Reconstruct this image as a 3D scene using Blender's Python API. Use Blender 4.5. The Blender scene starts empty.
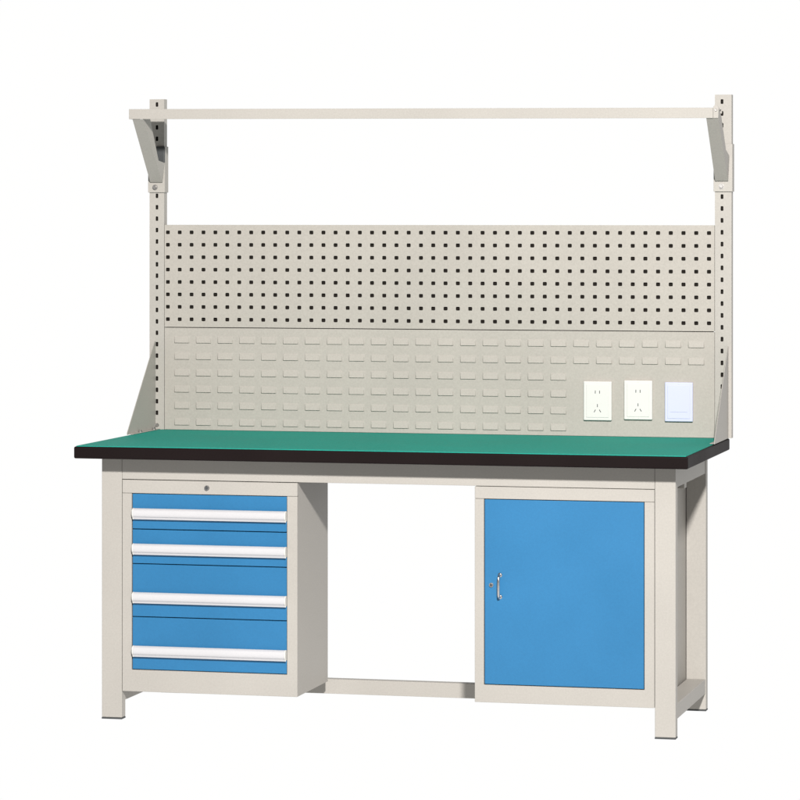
import bpy, bmesh, math, random
from mathutils import Vector, Matrix
random.seed(4)
S = bpy.context.scene
C = S.collection

# ------------------------------------------------------------------ materials
def new_mat(name):
    m = bpy.data.materials.new(name); m.use_nodes = True
    nt = m.node_tree
    return m, nt, nt.nodes['Principled BSDF']

def painted(name, col, rough=0.45, vary=0.04, grain=0.04, bump=0.05, bscale=900, metallic=0.0, spec=0.4):
    """powder coat / plastic: base colour broken up by two noises, orange-peel bump"""
    m, nt, b = new_mat(name)
    N, Lk = nt.nodes, nt.links
    tc = N.new('ShaderNodeTexCoord')
    n1 = N.new('ShaderNodeTexNoise'); n1.inputs['Scale'].default_value = 3.5; n1.inputs['Detail'].default_value = 4
    n2 = N.new('ShaderNodeTexNoise'); n2.inputs['Scale'].default_value = 210; n2.inputs['Detail'].default_value = 2
    Lk.new(tc.outputs['Object'], n1.inputs['Vector']); Lk.new(tc.outputs['Object'], n2.inputs['Vector'])
    a = N.new('ShaderNodeMapRange'); a.inputs['From Min'].default_value = .3; a.inputs['From Max'].default_value = .7
    a.inputs['To Min'].default_value = 1 - vary; a.inputs['To Max'].default_value = 1 + vary
    c = N.new('ShaderNodeMapRange'); c.inputs['From Min'].default_value = .3; c.inputs['From Max'].default_value = .7
    c.inputs['To Min'].default_value = 1 - grain; c.inputs['To Max'].default_value = 1 + grain
    Lk.new(n1.outputs['Fac'], a.inputs['Value']); Lk.new(n2.outputs['Fac'], c.inputs['Value'])
    mu = N.new('ShaderNodeMath'); mu.operation = 'MULTIPLY'
    Lk.new(a.outputs[0], mu.inputs[0]); Lk.new(c.outputs[0], mu.inputs[1])
    vm = N.new('ShaderNodeVectorMath'); vm.operation = 'SCALE'; vm.inputs[0].default_value = col
    Lk.new(mu.outputs[0], vm.inputs['Scale']); Lk.new(vm.outputs[0], b.inputs['Base Color'])
    rr = N.new('ShaderNodeMapRange'); rr.inputs['To Min'].default_value = rough - .08; rr.inputs['To Max'].default_value = rough + .08
    Lk.new(n1.outputs['Fac'], rr.inputs['Value']); Lk.new(rr.outputs[0], b.inputs['Roughness'])
    n3 = N.new('ShaderNodeTexNoise'); n3.inputs['Scale'].default_value = bscale
    Lk.new(tc.outputs['Object'], n3.inputs['Vector'])
    bp = N.new('ShaderNodeBump'); bp.inputs['Strength'].default_value = bump; bp.inputs['Distance'].default_value = .001
    Lk.new(n3.outputs['Fac'], bp.inputs['Height']); Lk.new(bp.outputs[0], b.inputs['Normal'])
    b.inputs['Metallic'].default_value = metallic
    b.inputs['Specular IOR Level'].default_value = spec
    return m

GREY = painted('grey_powder_coat', (.340, .322, .294), rough=.5, vary=.035, grain=.04, bump=.10, spec=.25)
PANEL = painted('grey_panel_coat', (.338, .316, .284), rough=.55, vary=.03, grain=.05, bump=.14, spec=.25)
BLUE = painted('blue_powder_coat', (.016, .129, .278), rough=.42, vary=.05, grain=.035, bump=.10)
MAT = painted('green_rubber_mat', (.017, .262, .204), rough=.7, vary=.05, grain=.10, bump=.12, spec=.1)
BLACK = painted('black_rubber_edge', (.010, .007, .007), rough=.5, vary=.1, grain=.06, spec=.03)
WHITE = painted('white_handle_plastic', (.46, .455, .465), rough=.35, vary=.02, grain=.015, bump=.02)
PLATE = painted('white_socket_plastic', (.56, .55, .525), rough=.35, vary=.01, grain=.01, bump=.0)
PLATEB = painted('bluish_white_plastic', (.475, .490, .63), rough=.35, vary=.01, grain=.01, bump=.0)
DARK = painted('dark_shade_backing', (.012, .010, .008), rough=.8, vary=.1, grain=.1, spec=.1)  # near-black for sheets behind holes and gaps, inner shade put into the colour
DARK_GREY = painted('dark_grey_matt', (.045, .048, .050), rough=.6, vary=.05, grain=.05)
CHROME = painted('nickel_metal', (.55, .54, .53), rough=.22, vary=.03, grain=.02, bump=0, metallic=1.0)
ZINC = painted('zinc_bolt', (.34, .33, .32), rough=.45, vary=.05, grain=.04, metallic=1.0)

# ------------------------------------------------------------------ helpers
def link(name, bm, mat, parent=None, mats=None, smooth=False):
    me = bpy.data.meshes.new(name)
    bmesh.ops.recalc_face_normals(bm, faces=bm.faces)
    bm.to_mesh(me); bm.free()
    for mm in (mats or [mat]): me.materials.append(mm)
    if smooth:
        for p in me.polygons: p.use_smooth = True
    o = bpy.data.objects.new(name, me); C.objects.link(o)
    if parent is not None:
        o.parent = parent
    return o

def box(bm, x0, x1, y0, y1, z0, z1, bev=0.0, seg=2, mi=0):
    vs = [bm.verts.new((x, y, z)) for x in (x0, x1) for y in (y0, y1) for z in (z0, z1)]
    idx = ((0, 1, 3, 2), (4, 6, 7, 5), (0, 4, 5, 1), (2, 3, 7, 6), (0, 2, 6, 4), (1, 5, 7, 3))
    fs = [bm.faces.new([vs[i] for i in f]) for f in idx]
    for f in fs: f.material_index = mi
    if bev:
        es = {e for f in fs for e in f.edges}
        bmesh.ops.recalc_face_normals(bm, faces=fs)
        bmesh.ops.bevel(bm, geom=list(es), offset=bev, segments=seg, affect='EDGES', profile=.5, clamp_overlap=True)
    return bm

def mbox(*a, **k):
    return box(bmesh.new(), *a, **k)

def prism_x(bm, pts, x0, x1, bev=0):
    """closed YZ outline extruded along X"""
    a = [bm.verts.new((x0, y, z)) for y, z in pts]; b = [bm.verts.new((x1, y, z)) for y, z in pts]
    n = len(pts)
    fs = [bm.faces.new(a), bm.faces.new(b[::-1])]
    fs += [bm.faces.new((a[i], b[i], b[(i + 1) % n], a[(i + 1) % n])) for i in range(n)]
    bmesh.ops.recalc_face_normals(bm, faces=fs)
    if bev:
        bmesh.ops.bevel(bm, geom=list({e for f in fs for e in f.edges}), offset=bev, segments=2, affect='EDGES')
    return bm

def prism_y(bm, pts, y0, y1, bev=0):
    a = [bm.verts.new((x, y0, z)) for x, z in pts]; b = [bm.verts.new((x, y1, z)) for x, z in pts]
    n = len(pts)
    fs = [bm.faces.new(a), bm.faces.new(b[::-1])]
    fs += [bm.faces.new((a[i], b[i], b[(i + 1) % n], a[(i + 1) % n])) for i in range(n)]
    bmesh.ops.recalc_face_normals(bm, faces=fs)
    if bev:
        bmesh.ops.bevel(bm, geom=list({e for f in fs for e in f.edges}), offset=bev, segments=1, affect='EDGES')
    return bm

def disc_y(bm, x, z, y0, y1, r0, r1=None, n=24, mi=0):
    """lathe-like plug whose axis runs along Y (y1 is towards the viewer)"""
    r1 = r0 if r1 is None else r1
    a = [bm.verts.new((x + r0 * math.cos(t * 2 * math.pi / n), y0, z + r0 * math.sin(t * 2 * math.pi / n))) for t in range(n)]
    b = [bm.verts.new((x + r1 * math.cos(t * 2 * math.pi / n), y1, z + r1 * math.sin(t * 2 * math.pi / n))) for t in range(n)]
    fs = [bm.faces.new(a), bm.faces.new(b)]
    fs += [bm.faces.new((a[i], a[(i + 1) % n], b[(i + 1) % n], b[i])) for i in range(n)]
    for f in fs: f.material_index = mi
    return bm

def disc_z(bm, x, y, z0, z1, r0, r1=None, n=20, rot=0):
    r1 = r0 if r1 is None else r1
    a = [bm.verts.new((x + r0 * math.cos(rot + t * 2 * math.pi / n), y + r0 * math.sin(rot + t * 2 * math.pi / n), z0)) for t in range(n)]
    b = [bm.verts.new((x + r1 * math.cos(rot + t * 2 * math.pi / n), y + r1 * math.sin(rot + t * 2 * math.pi / n), z1)) for t in range(n)]
    bm.faces.new(a); bm.faces.new(b)
    for i in range(n): bm.faces.new((a[i], a[(i + 1) % n], b[(i + 1) % n], b[i]))
    return bm

def tube(bm, pts, r, n=12):
    rings = []
    for i, p in enumerate(pts):
        p = Vector(p)
        d = (Vector(pts[min(i + 1, len(pts) - 1)]) - Vector(pts[max(i - 1, 0)])).normalized()
        u = d.cross(Vector((1, 0, 0))).normalized(); v = d.cross(u).normalized()
        rings.append([bm.verts.new(p + r * (math.cos(t * 2 * math.pi / n) * u + math.sin(t * 2 * math.pi / n) * v)) for t in range(n)])
    for a, b in zip(rings, rings[1:]):
        for i in range(n): bm.faces.new((a[i], a[(i + 1) % n], b[(i + 1) % n], b[i]))
    bm.faces.new(rings[0]); bm.faces.new(rings[-1])
    return bm

def perforated(bm, xs, zs, centres_x, centres_z, y, t, hw, hh, ch, skip=lambda i, j: False):
    """sheet in the XZ plane whose cells each carry a cham­fered hole; t = thickness"""
    vd = {}
    def V(x, z):
        k = (round(x, 6), round(z, 6))
        if k not in vd: vd[k] = bm.verts.new((k[0], y, k[1]))
        return vd[k]
    fs = []
    for i, cx in enumerate(centres_x):
        for j, cz in enumerate(centres_z):
            x0, x1, z0, z1 = xs[i], xs[i + 1], zs[j], zs[j + 1]
            A, B, D, E = V(x0, z0), V(x1, z0), V(x1, z1), V(x0, z1)
            if skip(i, j):
                fs.append(bm.faces.new((A, B, D, E))); continue
            h = [(-hw + ch, -hh), (hw - ch, -hh), (hw, -hh + ch), (hw, hh - ch), (hw - ch, hh), (-hw + ch, hh), (-hw, hh - ch), (-hw, -hh + ch)]
            H = [V(cx + a, cz + b) for a, b in h]
            fs += [bm.faces.new((A, B, H[1], H[0])), bm.faces.new((B, H[2], H[1])), bm.faces.new((B, D, H[3], H[2])),
                   bm.faces.new((D, H[4], H[3])), bm.faces.new((D, E, H[5], H[4])), bm.faces.new((E, H[6], H[5])),
                   bm.faces.new((E, A, H[7], H[6])), bm.faces.new((A, H[0], H[7]))]
    r = bmesh.ops.extrude_face_region(bm, geom=fs)
    for v in r['geom']:
        if isinstance(v, bmesh.types.BMVert): v.co.y += t
    return bm

# ------------------------------------------------------------------ setting
def floor_sweep():
    """white seamless sweep: floor that curves up into the backdrop, made to emit plain white so no shadow shows"""
    bm = bmesh.new()
    prof = [(-4.5, 0), (6, 0)]
    for k in range(1, 13):
        a = math.radians(90 * k / 12)
        prof.append((6 + 3 * math.sin(a), 3 - 3 * math.cos(a)))
    prof.append((9, 7))
    for dy, dz, flip in ((0, 0, 0),):
        L = [bm.verts.new((-10, y, z)) for y, z in prof]; R = [bm.verts.new((12, y, z)) for y, z in prof]
        for i in range(len(prof) - 1): bm.faces.new((L[i], R[i], R[i + 1], L[i + 1]))
    m, nt, b = new_mat('glowing_white_sweep')
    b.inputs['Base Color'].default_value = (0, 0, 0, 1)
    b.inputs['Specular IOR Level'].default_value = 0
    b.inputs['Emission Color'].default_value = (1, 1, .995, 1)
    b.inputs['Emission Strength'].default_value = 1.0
    o = link('floor', bm, m, smooth=True)
    o['kind'] = 'structure'
    return o
floor_sweep()

# ------------------------------------------------------------------ the bench
bench = bpy.data.objects.new('workbench', None); C.objects.link(bench)
bench.empty_display_size = .2
bench['label'] = 'light grey steel workbench with green top, blue drawers and cupboard, pegboard back and shelf'
bench['category'] = 'workbench'

Z0, Z1 = .7655, .8025          # tabletop
D = .81
YF = .09                       # front plane of legs, rails and cabinets
YB = .655                      # front plane of the back legs
YP = .773                      # front plane of posts and panels

# tabletop: black-edged core and glued green mat
top = link('tabletop', mbox(0, 1.797, 0, D, Z0, Z1 - .0022, bev=.0045, seg=3), BLACK, bench)
link('rubber_mat', mbox(.006, 1.791, .005, D - .006, Z1 - .0028, Z1, bev=.0007, seg=1), MAT, top)

def leg(x0, x1, y0, y1):
    o = link('leg', mbox(x0, x1, y0, y1, .0050, Z0 - .0005, bev=.0016), GREY, bench)
    link('foot', mbox(x0 - .0005, x1 + .0005, y0 - .0005, y1 + .0005, 0, .0047, bev=.0008, seg=1), DARK_GREY, o)
LX0, LX1, RX0, RX1 = .0555, .1170, 1.6895, 1.7485
leg(LX0, LX1, YF, YF + .034); leg(RX0, RX1, YF, YF + .034)
leg(LX0, LX1, YB, YB + .034); leg(RX0, RX1, YB, YB + .034)

APB = .7015                    # bottom of the front apron
link('front_rail', mbox(LX1 + .0006, RX0 - .0006, YF + .0005, YF + .03, APB, Z0 - .001, bev=.0012), GREY, bench)
link('back_rail', mbox(LX1 + .0006, RX0 - .0006, YB + .003, YB + .03, APB, Z0 - .001, bev=.0012), GREY, bench)
for x0, x1 in ((LX0 + .002, LX1 - .002), (RX0 + .002, RX1 - .002)):
    link('side_rail', mbox(x0, x1, YF + .0345, YB - .0005, .705, Z0 - .001, bev=.0012), GREY, bench)
    link('side_rail', mbox(x0, x1, YF + .0345, YB - .0005, .052, .095, bev=.0012), GREY, bench)
link('stretcher', mbox(.1165, 1.690, .50, .53, .0365, .0805, bev=.0012), GREY, bench)
# little corner bracket with its bolt under the right-hand side rail
bm = mbox(1.7000, 1.7330, .345, .385, .684, .7045, bev=.002)
br = link('corner_bracket', bm, GREY, bench)
link('bolt', disc_y(bmesh.new(), 1.718, .693, .3455, .338, .006, .005, n=6), ZINC, br)

def frame_mesh(X0, X1, zb, zt, y0, y1, ox0, ox1, oz0, oz1, seam=.0012):
    """front frame round an opening, four butted members with hairline joints"""
    bm = bmesh.new()
    box(bm, X0, X1, y0, y1, oz1, zt, bev=.001, seg=1)
    zt2 = oz1 - .0007
    prism_y(bm, [(X0, zb), (X1, zb), (X1, zt2), (ox1, zt2), (ox1, oz0), (ox0, oz0), (ox0, zt2), (X0, zt2)], y0, y1, bev=.0008)
    return bm

def shell(bm, X0, X1, y0, y1, zb, zt, t=.0015):
    box(bm, X0, X0 + t, y0, y1, zb, zt); box(bm, X1 - t, X1, y0, y1, zb, zt)
    box(bm, X0 + t, X1 - t, y0, y1, zt - t, zt); box(bm, X0 + t, X1 - t, y0, y1, zb, zb + t)
    box(bm, X0 + t, X1 - t, y1 - t, y1, zb + t, zt - t)
    return bm

# ---- drawer cabinet
CX0, CX1, CZ0, CZ1, CYB = .1185, .6480, .0828, .6995, .432
OX0, OX1, OZ0, OZ1 = .1470, .6172, .1460, .6610
bm = frame_mesh(CX0, CX1, CZ0, CZ1, YF, YF + .018, OX0, OX1, OZ0, OZ1)
shell(bm, CX0 + .0003, CX1 - .0003, YF + .018, CYB, CZ0 + .0003, CZ1 - .0003)
cab = link('drawer_cabinet', bm, GREY, bench)
link('cabinet_shade_sheet', mbox(OX0 - .010, OX1 + .010, YF + .030, YF + .032, OZ0 - .010, OZ1 + .010), DARK, cab)  # dark sheet added behind the drawer gaps as their shade
def lock(x, z, y, parent, r):
    bm = disc_y(bmesh.new(), x, z, y + .002, y - .004, r, r * .86)
    disc_y(bm, x, z, y - .004, y - .0055, r * .62, r * .55)
    disc_y(bm, x, z, y - .00551, y - .00553, r * .54, r * .54, mi=1)   # key disc
    box(bm, x - r * .08, x + r * .08, y - .0058, y - .00555, z - r * .38, z + r * .38, mi=1)
    link('lock', bm, None, parent, mats=[CHROME, DARK_GREY])
lock(.3766, .6802, YF, cab, .0085)

def handle_profile(zc, h=.0162, y=YF + .004):
    """rounded aluminium pull: fat top lip, tucked-under bottom"""
    pts = [(y, zc + h - .001), (y - .008, zc + h), (y - .013, zc + h - .0006)]
    for q in range(15, 166, 15):      # bowed front face
        a = math.radians(q)
        pts.append((y - .0125 - .0085 * math.sin(a) ** .8, zc + .002 + (h - .004) * math.cos(a)))
    pts += [(y - .0125, zc - h + .0005), (y - .010, zc - h), (y - .008, zc - h + .003), (y, zc - h + .004)]
    return pts
for z0, z1, hc in ((.5575, .6590, .6015), (.4565, .5550, .4985), (.3020, .4540, .3570), (.1478, .2995, .2010)):
    dr = link('drawer', mbox(OX0 + .0018, OX1 - .0018, YF + .003, YF + .021, z0, z1, bev=.0013), BLUE, bench)
    bm = bmesh.new(); prism_x(bm, handle_profile(hc), OX0 + .0095, OX1 - .0050)
    link('drawer_handle', bm, WHITE, dr)
    for q0, q1 in ((OX0 + .0055, OX0 + .0093), (OX1 - .0048, OX1 - .0010)):
        cp = bmesh.new(); prism_x(cp, handle_profile(hc, h=.0166, y=YF + .0035), q0, q1, bev=.0007)
        link('end_cap', cp, PLATE, dr)

# ---- cupboard
KX0, KX1, KZ0, KZ1, KYB = 1.1715, 1.6883, .0865, .7000, .688
DX0, DX1, DZ0, DZ1 = 1.1980, 1.6600, .1365, .6655
bm = frame_mesh(KX0, KX1, KZ0, KZ1, YF, YF + .018, DX0, DX1, DZ0, DZ1)
shell(bm, KX0 + .0003, KX1 - .0003, YF + .018, KYB, KZ0 + .0003, KZ1 - .0003)
cup = link('cupboard', bm, GREY, bench)
link('cupboard_shade_sheet', mbox(DX0 - .008, DX1 + .008, YF + .030, YF + .032, DZ0 - .008, DZ1 + .008), DARK, cup)  # added dark sheet, gives the gap round the door its shade
door = link('cupboard_door', mbox(DX0 + .0020, DX1 - .0020, YF + .002, YF + .020, DZ0 + .002, DZ1 - .002, bev=.0013), BLUE, bench)
lock(1.2195, .4205, YF + .002, door, .0072)
bm = bmesh.new()
hx, zt, zb, yy = 1.2445, .4490, .3870, YF + .002
pts = [(hx, yy + .001, zt), (hx, yy - .012, zt), (hx, yy - .017, zt - .002), (hx, yy - .0195, zt - .007), (hx, yy - .0205, zt - .02),
       (hx, yy - .0205, zb + .02), (hx, yy - .0195, zb + .007), (hx, yy - .017, zb + .002), (hx, yy - .012, zb), (hx, yy + .001, zb)]
tube(bm, pts, .0036)
disc_y(bm, hx, zt, yy + .0005, yy - .002, .0068, .0060); disc_y(bm, hx, zb, yy + .0005, yy - .002, .0068, .0060)
link('door_handle', bm, CHROME, door, smooth=True)

# ---- upright posts
PT = 1.8325
ZB = Z1 + .0005
def post(x0, x1, zfirst):
    cx = x0 + .0242 if x0 < .5 else x0 + .0215
    pitch = .0356
    cz = []
    z = zfirst
    while z > .835: cz.append(z); z -= pitch
    cz = cz[::-1]
    zs = [ZB] + [(a + b) / 2 for a, b in zip(cz, cz[1:])] + [PT]
    bm = bmesh.new()
    perforated(bm, [x0, x1], zs, [cx], cz, YP, .0018, .0042, .0070, .0016)
    t = .0018
    box(bm, x0, x0 + t, YP + t, YP + .030, ZB, PT); box(bm, x1 - t, x1, YP + t, YP + .030, ZB, PT)
    box(bm, x0 + t, x1 - t, YP + .030 - t, YP + .030, ZB, PT)
    p = link('upright_post', bm, GREY, bench)
    link('slot_shade_sheet', mbox(x0 + .004, x1 - .004, YP + .007, YP + .008, ZB + .004, PT - .004), DARK, p)  # near-black strip added inside the post so the slots look shaded
    return p
PL0, PL1, PR0, PR1 = -.0189, .0288, 1.7575, 1.8078
pl = post(PL0, PL1, 1.8160); pr = post(PR0, PR1, 1.8115)

def gusset(xo, xi, parent):
    """triangular side wing standing on the table edge, with a turned-in foot and a bolt"""
    s = 1 if xi > xo else -1
    x0, x1 = min(xo, xo + s * .002), max(xo, xo + s * .002)
    zb = Z1 + .0006
    bm = bmesh.new()
    prism_x(bm, [(.4925, zb), (.773 - .0005, zb), (.773 - .0005, 1.078), (.766, 1.078), (.4925, zb + .006)], x0, x1, bev=.0004)
    f0, f1 = sorted((xo + s * .0021, xo + s * .016))
    box(bm, f0, f1, .505, .7725, zb, zb + .002, bev=.0005, seg=1)
    g = link('side_gusset', bm, GREY, parent)
    for y in (.60, .735):
        b = disc_z(bmesh.new(), xo + s * .009, y, zb + .0021, zb + .0035, .0066)
        disc_z(b, xo + s * .009, y, zb + .0035, zb + .0085, .0052, .0048, n=6)
        link('bolt', b, ZINC, g)
gusset(-.001, .02, pl); gusset(1.7985, 1.78, pr)
for p, x in ((pl, .0060), (pr, 1.7760)):
    b = disc_y(bmesh.new(), x, .8165, YP + .0005, YP - .004, .0062, .0052)
    link('bolt', b, ZINC, p)

# ---- perforated panel
GX0, GX1, GZ0, GZ1 = .0300, 1.7562, 1.1228, 1.4408
nx, nz = 45, 8
cxs = [.0406 + i * (1.7396 - .0406) / (nx - 1) for i in range(nx)]
czs = [1.1468 + j * (1.4174 - 1.1468) / (nz - 1) for j in range(nz)]
xs = [GX0] + [(a + b) / 2 for a, b in zip(cxs, cxs[1:])] + [GX1]
zs = [GZ0] + [(a + b) / 2 for a, b in zip(czs, czs[1:])] + [GZ1]
bm = perforated(bmesh.new(), xs, zs, cxs, czs, YP + .001, .0015, .0063, .0057, .0019)
y0, y1 = YP + .0025, YP + .018
box(bm, GX0, GX1, y0, y1, GZ0, GZ0 + .0015); box(bm, GX0, GX1, y0, y1, GZ1 - .0015, GZ1)
box(bm, GX0, GX0 + .0015, y0, y1, GZ0 + .0015, GZ1 - .0015); box(bm, GX1 - .0015, GX1, y0, y1, GZ0 + .0015, GZ1 - .0015)
peg = link('perforated_panel', bm, PANEL, bench)
link('panel_shade_sheet', mbox(GX0 + .003, GX1 - .003, YP + .008, YP + .009, GZ0 - .006, GZ1 - .003), DARK, peg)  # added dark sheet, stands in for shade in the holes and lower seam

# ---- louvred panel: sheet with rows of pressed louvres (open below)
WX0, WX1, WZ0, WZ1 = .0300, 1.7562, Z1 + .0008, 1.1203
bm = mbox(WX0, WX1, YP + .001, YP + .0025, WZ0, WZ1, bev=.0003, seg=1)
box(bm, WX0, WX1, YP + .003, YP + .018, WZ1 - .0015, WZ1); box(bm, WX0, WX1, YP + .003, YP + .018, WZ0, WZ0 + .0015)
box(bm, WX0, WX0 + .0015, YP + .003, YP + .018, WZ0 + .0015, WZ1 - .0015)
box(bm, WX1 - .0015, WX1, YP + .003, YP + .018, WZ0 + .0015, WZ1 - .0015)
def louvre(bm, cx, cz, w=.0505, h=.0215):
    y = YP + .0012
    X0, X1, zb, zt = cx - w / 2, cx + w / 2, cz - h / 2, cz + h / 2
    i = .0030
    a = [bm.verts.new(p) for p in ((X0, y, zb), (X1, y, zb), (X1, y, zt), (X0, y, zt))]
    b = [bm.verts.new(p) for p in ((X0 + i, y - .0046, zb + .0006), (X1 - i, y - .0046, zb + .0006), (X1 - i, y - .0014, zt - i), (X0 + i, y - .0014, zt - i))]
    fs = [bm.faces.new(b)]
    for k in range(4): fs.append(bm.faces.new((a[k], a[(k + 1) % 4], b[(k + 1) % 4], b[k])))
for r in range(6):
    cz = .8285 + r * .0511
    for k in range(24 if r >= 4 else 18):
        louvre(bm, .0868 + k * .0702, cz)
lou = link('louvred_panel', bm, PANEL, bench)

# ---- socket plates screwed on the louvred panel
def plate(name, x0, x1, z0, z1, mat, kind):
    yb, yf = YP + .0008, YP - .009
    o = link(name, mbox(x0, x1, yf, yb, z0, z1, bev=.0025, seg=3), mat, bench)
    cx, cz = (x0 + x1) / 2, (z0 + z1) / 2
    ins = bmesh.new(); box(ins, cx - .034, cx + .034, yf - .0015, yf + .001, cz - .050, cz + .050, bev=.001)
    f = link('socket_face' if kind == 'socket' else 'rocker', ins, mat, o)
    y = yf - .0015
    def slot(x, z, w, h, ang, name='pin_slot', mm=DARK_GREY):
        s = bmesh.new(); k = 0; box(s, -w / 2, w / 2, y - .0002, y + .0004, -h / 2, h / 2)
        s.verts.ensure_lookup_table()
        M = Matrix.Translation((x, 0, z)) @ Matrix.Rotation(ang, 4, 'Y')
        for v in list(s.verts)[k:]: v.co = M @ v.co
        link(name, s, mm, o)
    if kind == 'socket':
        for dx in (-.0065, .0065): slot(cx + dx, cz + .027, .0022, .009, 0)
        for dx, an in ((-.008, math.radians(30)), (.008, math.radians(-30))): slot(cx + dx, cz - .030, .0022, .009, an)
        slot(cx, cz - .014, .0022, .009, 0)
        pass
    else:
        mm = painted('blue_grey_line', (.22, .24, .36), rough=.5)
        slot(cx, cz - .030, .052, .0008, 0, 'marking_line', mm)
    for dz in (-.054, .054):
        link('screw', disc_y(bmesh.new(), cx, cz + dz, yf + .0004, yf - .0006, .0026, .0020, n=16), mat, o)
plate('power_socket', 1.3590, 1.4450, .8510, .9690, PLATE, 'socket')
plate('power_socket', 1.4830, 1.5690, .8550, .9730, PLATE, 'socket')
plate('switch_plate', 1.6070, 1.6920, .8510, .9690, PLATEB, 'switch')

# ---- top shelf (folded tray) and its two arms
SX0, SX1, SY0, SY1, SZ0, SZ1 = .0035, 1.7925, .500, .680, 1.7590, 1.7895
bm = bmesh.new(); t = .0018
box(bm, SX0, SX1, SY0, SY0 + t, SZ0, SZ1, bev=.0006, seg=1)
box(bm, SX0, SX1, SY1 - t, SY1, SZ0 + .018, SZ1, bev=.0006, seg=1)
box(bm, SX0, SX0 + t, SY0 + t, SY0 + .03, SZ0, SZ1 - t); box(bm, SX1 - t, SX1, SY0 + t, SY0 + .03, SZ0, SZ1 - t)
box(bm, SX0 + t, SX1 - t, SY0 + t, SY1 - t, SZ1 - t - .0002, SZ1 - .0002)
sh = link('shelf', bm, GREY, bench)
# hangs a hair lower at its right end
A_ = .0042
for v in sh.data.vertices: v.co.z += -A_ * (v.co.x - .898) / .895

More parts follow.
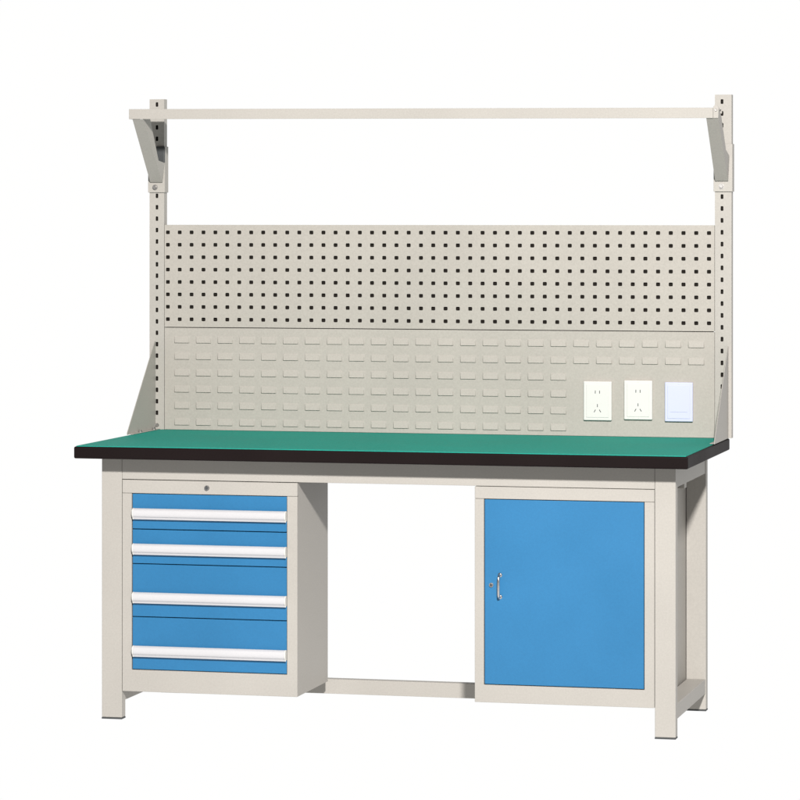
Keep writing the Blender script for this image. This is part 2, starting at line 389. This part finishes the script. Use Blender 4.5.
def arm(xt0, xt1, xb0, xb1, outer, post_x):
    """U channel: web faces forward-down, flanges run back to the clamp; ends at the post"""
    yt, zt, yb, zb = .503, (1.7625 if outer < 0 else 1.7560), .762, 1.5735
    bm = bmesh.new(); t = .0022
    def X(f, z):            # f 0..1 across the arm, z -> interpolated splay
        k = (z - zb) / (zt - zb)
        k = max(0, min(1.2, k))
        a, b = xb0 + (xt0 - xb0) * k, xb1 + (xt1 - xb1) * k
        return a + (b - a) * f
    def sheet(outl, f0, f1):
        A = [bm.verts.new((X(f0, z), y, z)) for y, z in outl]; B = [bm.verts.new((X(f1, z), y, z)) for y, z in outl]
        n = len(outl); bm.faces.new(A); bm.faces.new(B[::-1])
        for i in range(n): bm.faces.new((A[i], B[i], B[(i + 1) % n], A[(i + 1) % n]))
    ft = t / (xt1 - xt0)
    w = [(yt, zt), (yb, zb), (yb, zb + .0032), (yt + .0045, zt)]
    sheet(w, ft, 1 - ft)
    inner = [(yt, zt), (yb, zb), (yb + .003, zb + .0), (yb + .003, zb + .060), (.700, 1.640), (.566, zt + .006), (yt + .004, zt + .001)]
    top_r = [(yt + .022, zt + .022), (yt + .015, zt + .029), (yt + .006, zt + .030), (yt + .0045, zt + .022)]
    outer_o = [(yt, zt), (yb, zb), (yb + .003, zb), (yb + .003, zb + .075), (.690, 1.665), (.566, zt + .004)] + top_r
    if outer > 0:
        sheet(inner, 0, ft); sheet(outer_o, 1 - ft, 1)
    else:
        sheet(inner, 1 - ft, 1); sheet(inner, 0, ft)
    a = link('shelf_arm', bm, GREY, bench)
    if outer > 0:
        e0, e1 = 1.7930, X(1, zt) - .0003
        c, rr = (e0 + e1) / 2, (e1 - e0) / 2
        pts = [(e0, zt - .001), (e1, zt - .001)] + [(c + rr * math.cos(math.radians(q)), 1.7860 + rr * math.sin(math.radians(q))) for q in range(0, 181, 15)]
        bm2 = bmesh.new(); prism_y(bm2, pts, yt - .0008, yt + .004, bev=.0004)
        link('end_tab', bm2, GREY, a)
    # clamp sleeve hugging the post
    s = bmesh.new(); c0, c1 = post_x[0] - .0032, post_x[1] + .0032
    box(s, c0, c1, YP - .0055, YP - .0025, 1.5415, 1.6320 if outer < 0 else 1.6850, bev=.0008, seg=1)
    box(s, c0, c0 + .003, YP - .0024, YP + .033, 1.5415, 1.6850, bev=.0005, seg=1)
    box(s, c1 - .003, c1, YP - .0024, YP + .033, 1.5415, 1.6850, bev=.0005, seg=1)
    link('clamp_sleeve', s, GREY, a)
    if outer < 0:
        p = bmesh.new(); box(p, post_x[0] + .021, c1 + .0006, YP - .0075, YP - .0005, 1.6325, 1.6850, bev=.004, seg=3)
        link('clamp_dark_block', p, DARK_GREY, a)  # dark-grey rounded block on the upper front of the left clamp
    b = bmesh.new(); cx = .0008 if outer < 0 else 1.7780
    disc_y(b, cx, 1.5575, YP - .0054, YP - .0070, .0085); disc_y(b, cx, 1.5575, YP - .0070, YP - .0125, .0066, .0055, n=6)
    link('bolt', b, ZINC, a)
    if outer > 0:
        b = bmesh.new(); bx = X(1, zt)
        disc_y(b, 1.8008, zt + .022, yt - .0009, yt - .0045, .0042, .0034, n=6)
        link('bolt', b, ZINC, a)
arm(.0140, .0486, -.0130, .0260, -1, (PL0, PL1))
arm(1.7723, 1.8075, 1.7600, 1.7990, 1, (PR0, PR1))

# ------------------------------------------------------------------ light, world, camera
w = bpy.data.worlds.new('World'); S.world = w; w.use_nodes = True
bg = w.node_tree.nodes['Background']
# the unlit rest of the studio round the glowing sweep
bg.inputs['Strength'].default_value = .22
bg.inputs['Color'].default_value = (1, 1, .995, 1)

def lamp(name, loc, target, energy, size, col):
    l = bpy.data.lights.new(name, 'AREA'); l.shape = 'DISK'; l.size = size; l.energy = energy; l.color = col
    o = bpy.data.objects.new(name, l); C.objects.link(o); o.location = loc
    o.rotation_euler = (Vector(target) - Vector(loc)).to_track_quat('-Z', 'Y').to_euler()
    return o
lamp('studio_lamp', (3.4, -7.0, 4.3), (.9, .3, .9), 1340, .40, (1, .975, .95))

cam = bpy.data.cameras.new('camera'); co = bpy.data.objects.new('camera', cam); C.objects.link(co)
co.location = (3.2807, -9.44, 1.477); co.rotation_euler = (math.radians(90), 0, .2396)
cam.sensor_width = 36; cam.lens = 3429.85 * 36 / 800
cam.shift_y = -(400 - 213.22) / 800
cam.clip_start = .1; cam.clip_end = 200
S.camera = co

S.render.engine = 'CYCLES'
S.render.resolution_x = S.render.resolution_y = 1024
S.view_settings.view_transform = 'Standard'; S.view_settings.look = 'None'
S.view_settings.gamma = 1; S.view_settings.exposure = 0
S.cycles.max_bounces = 8
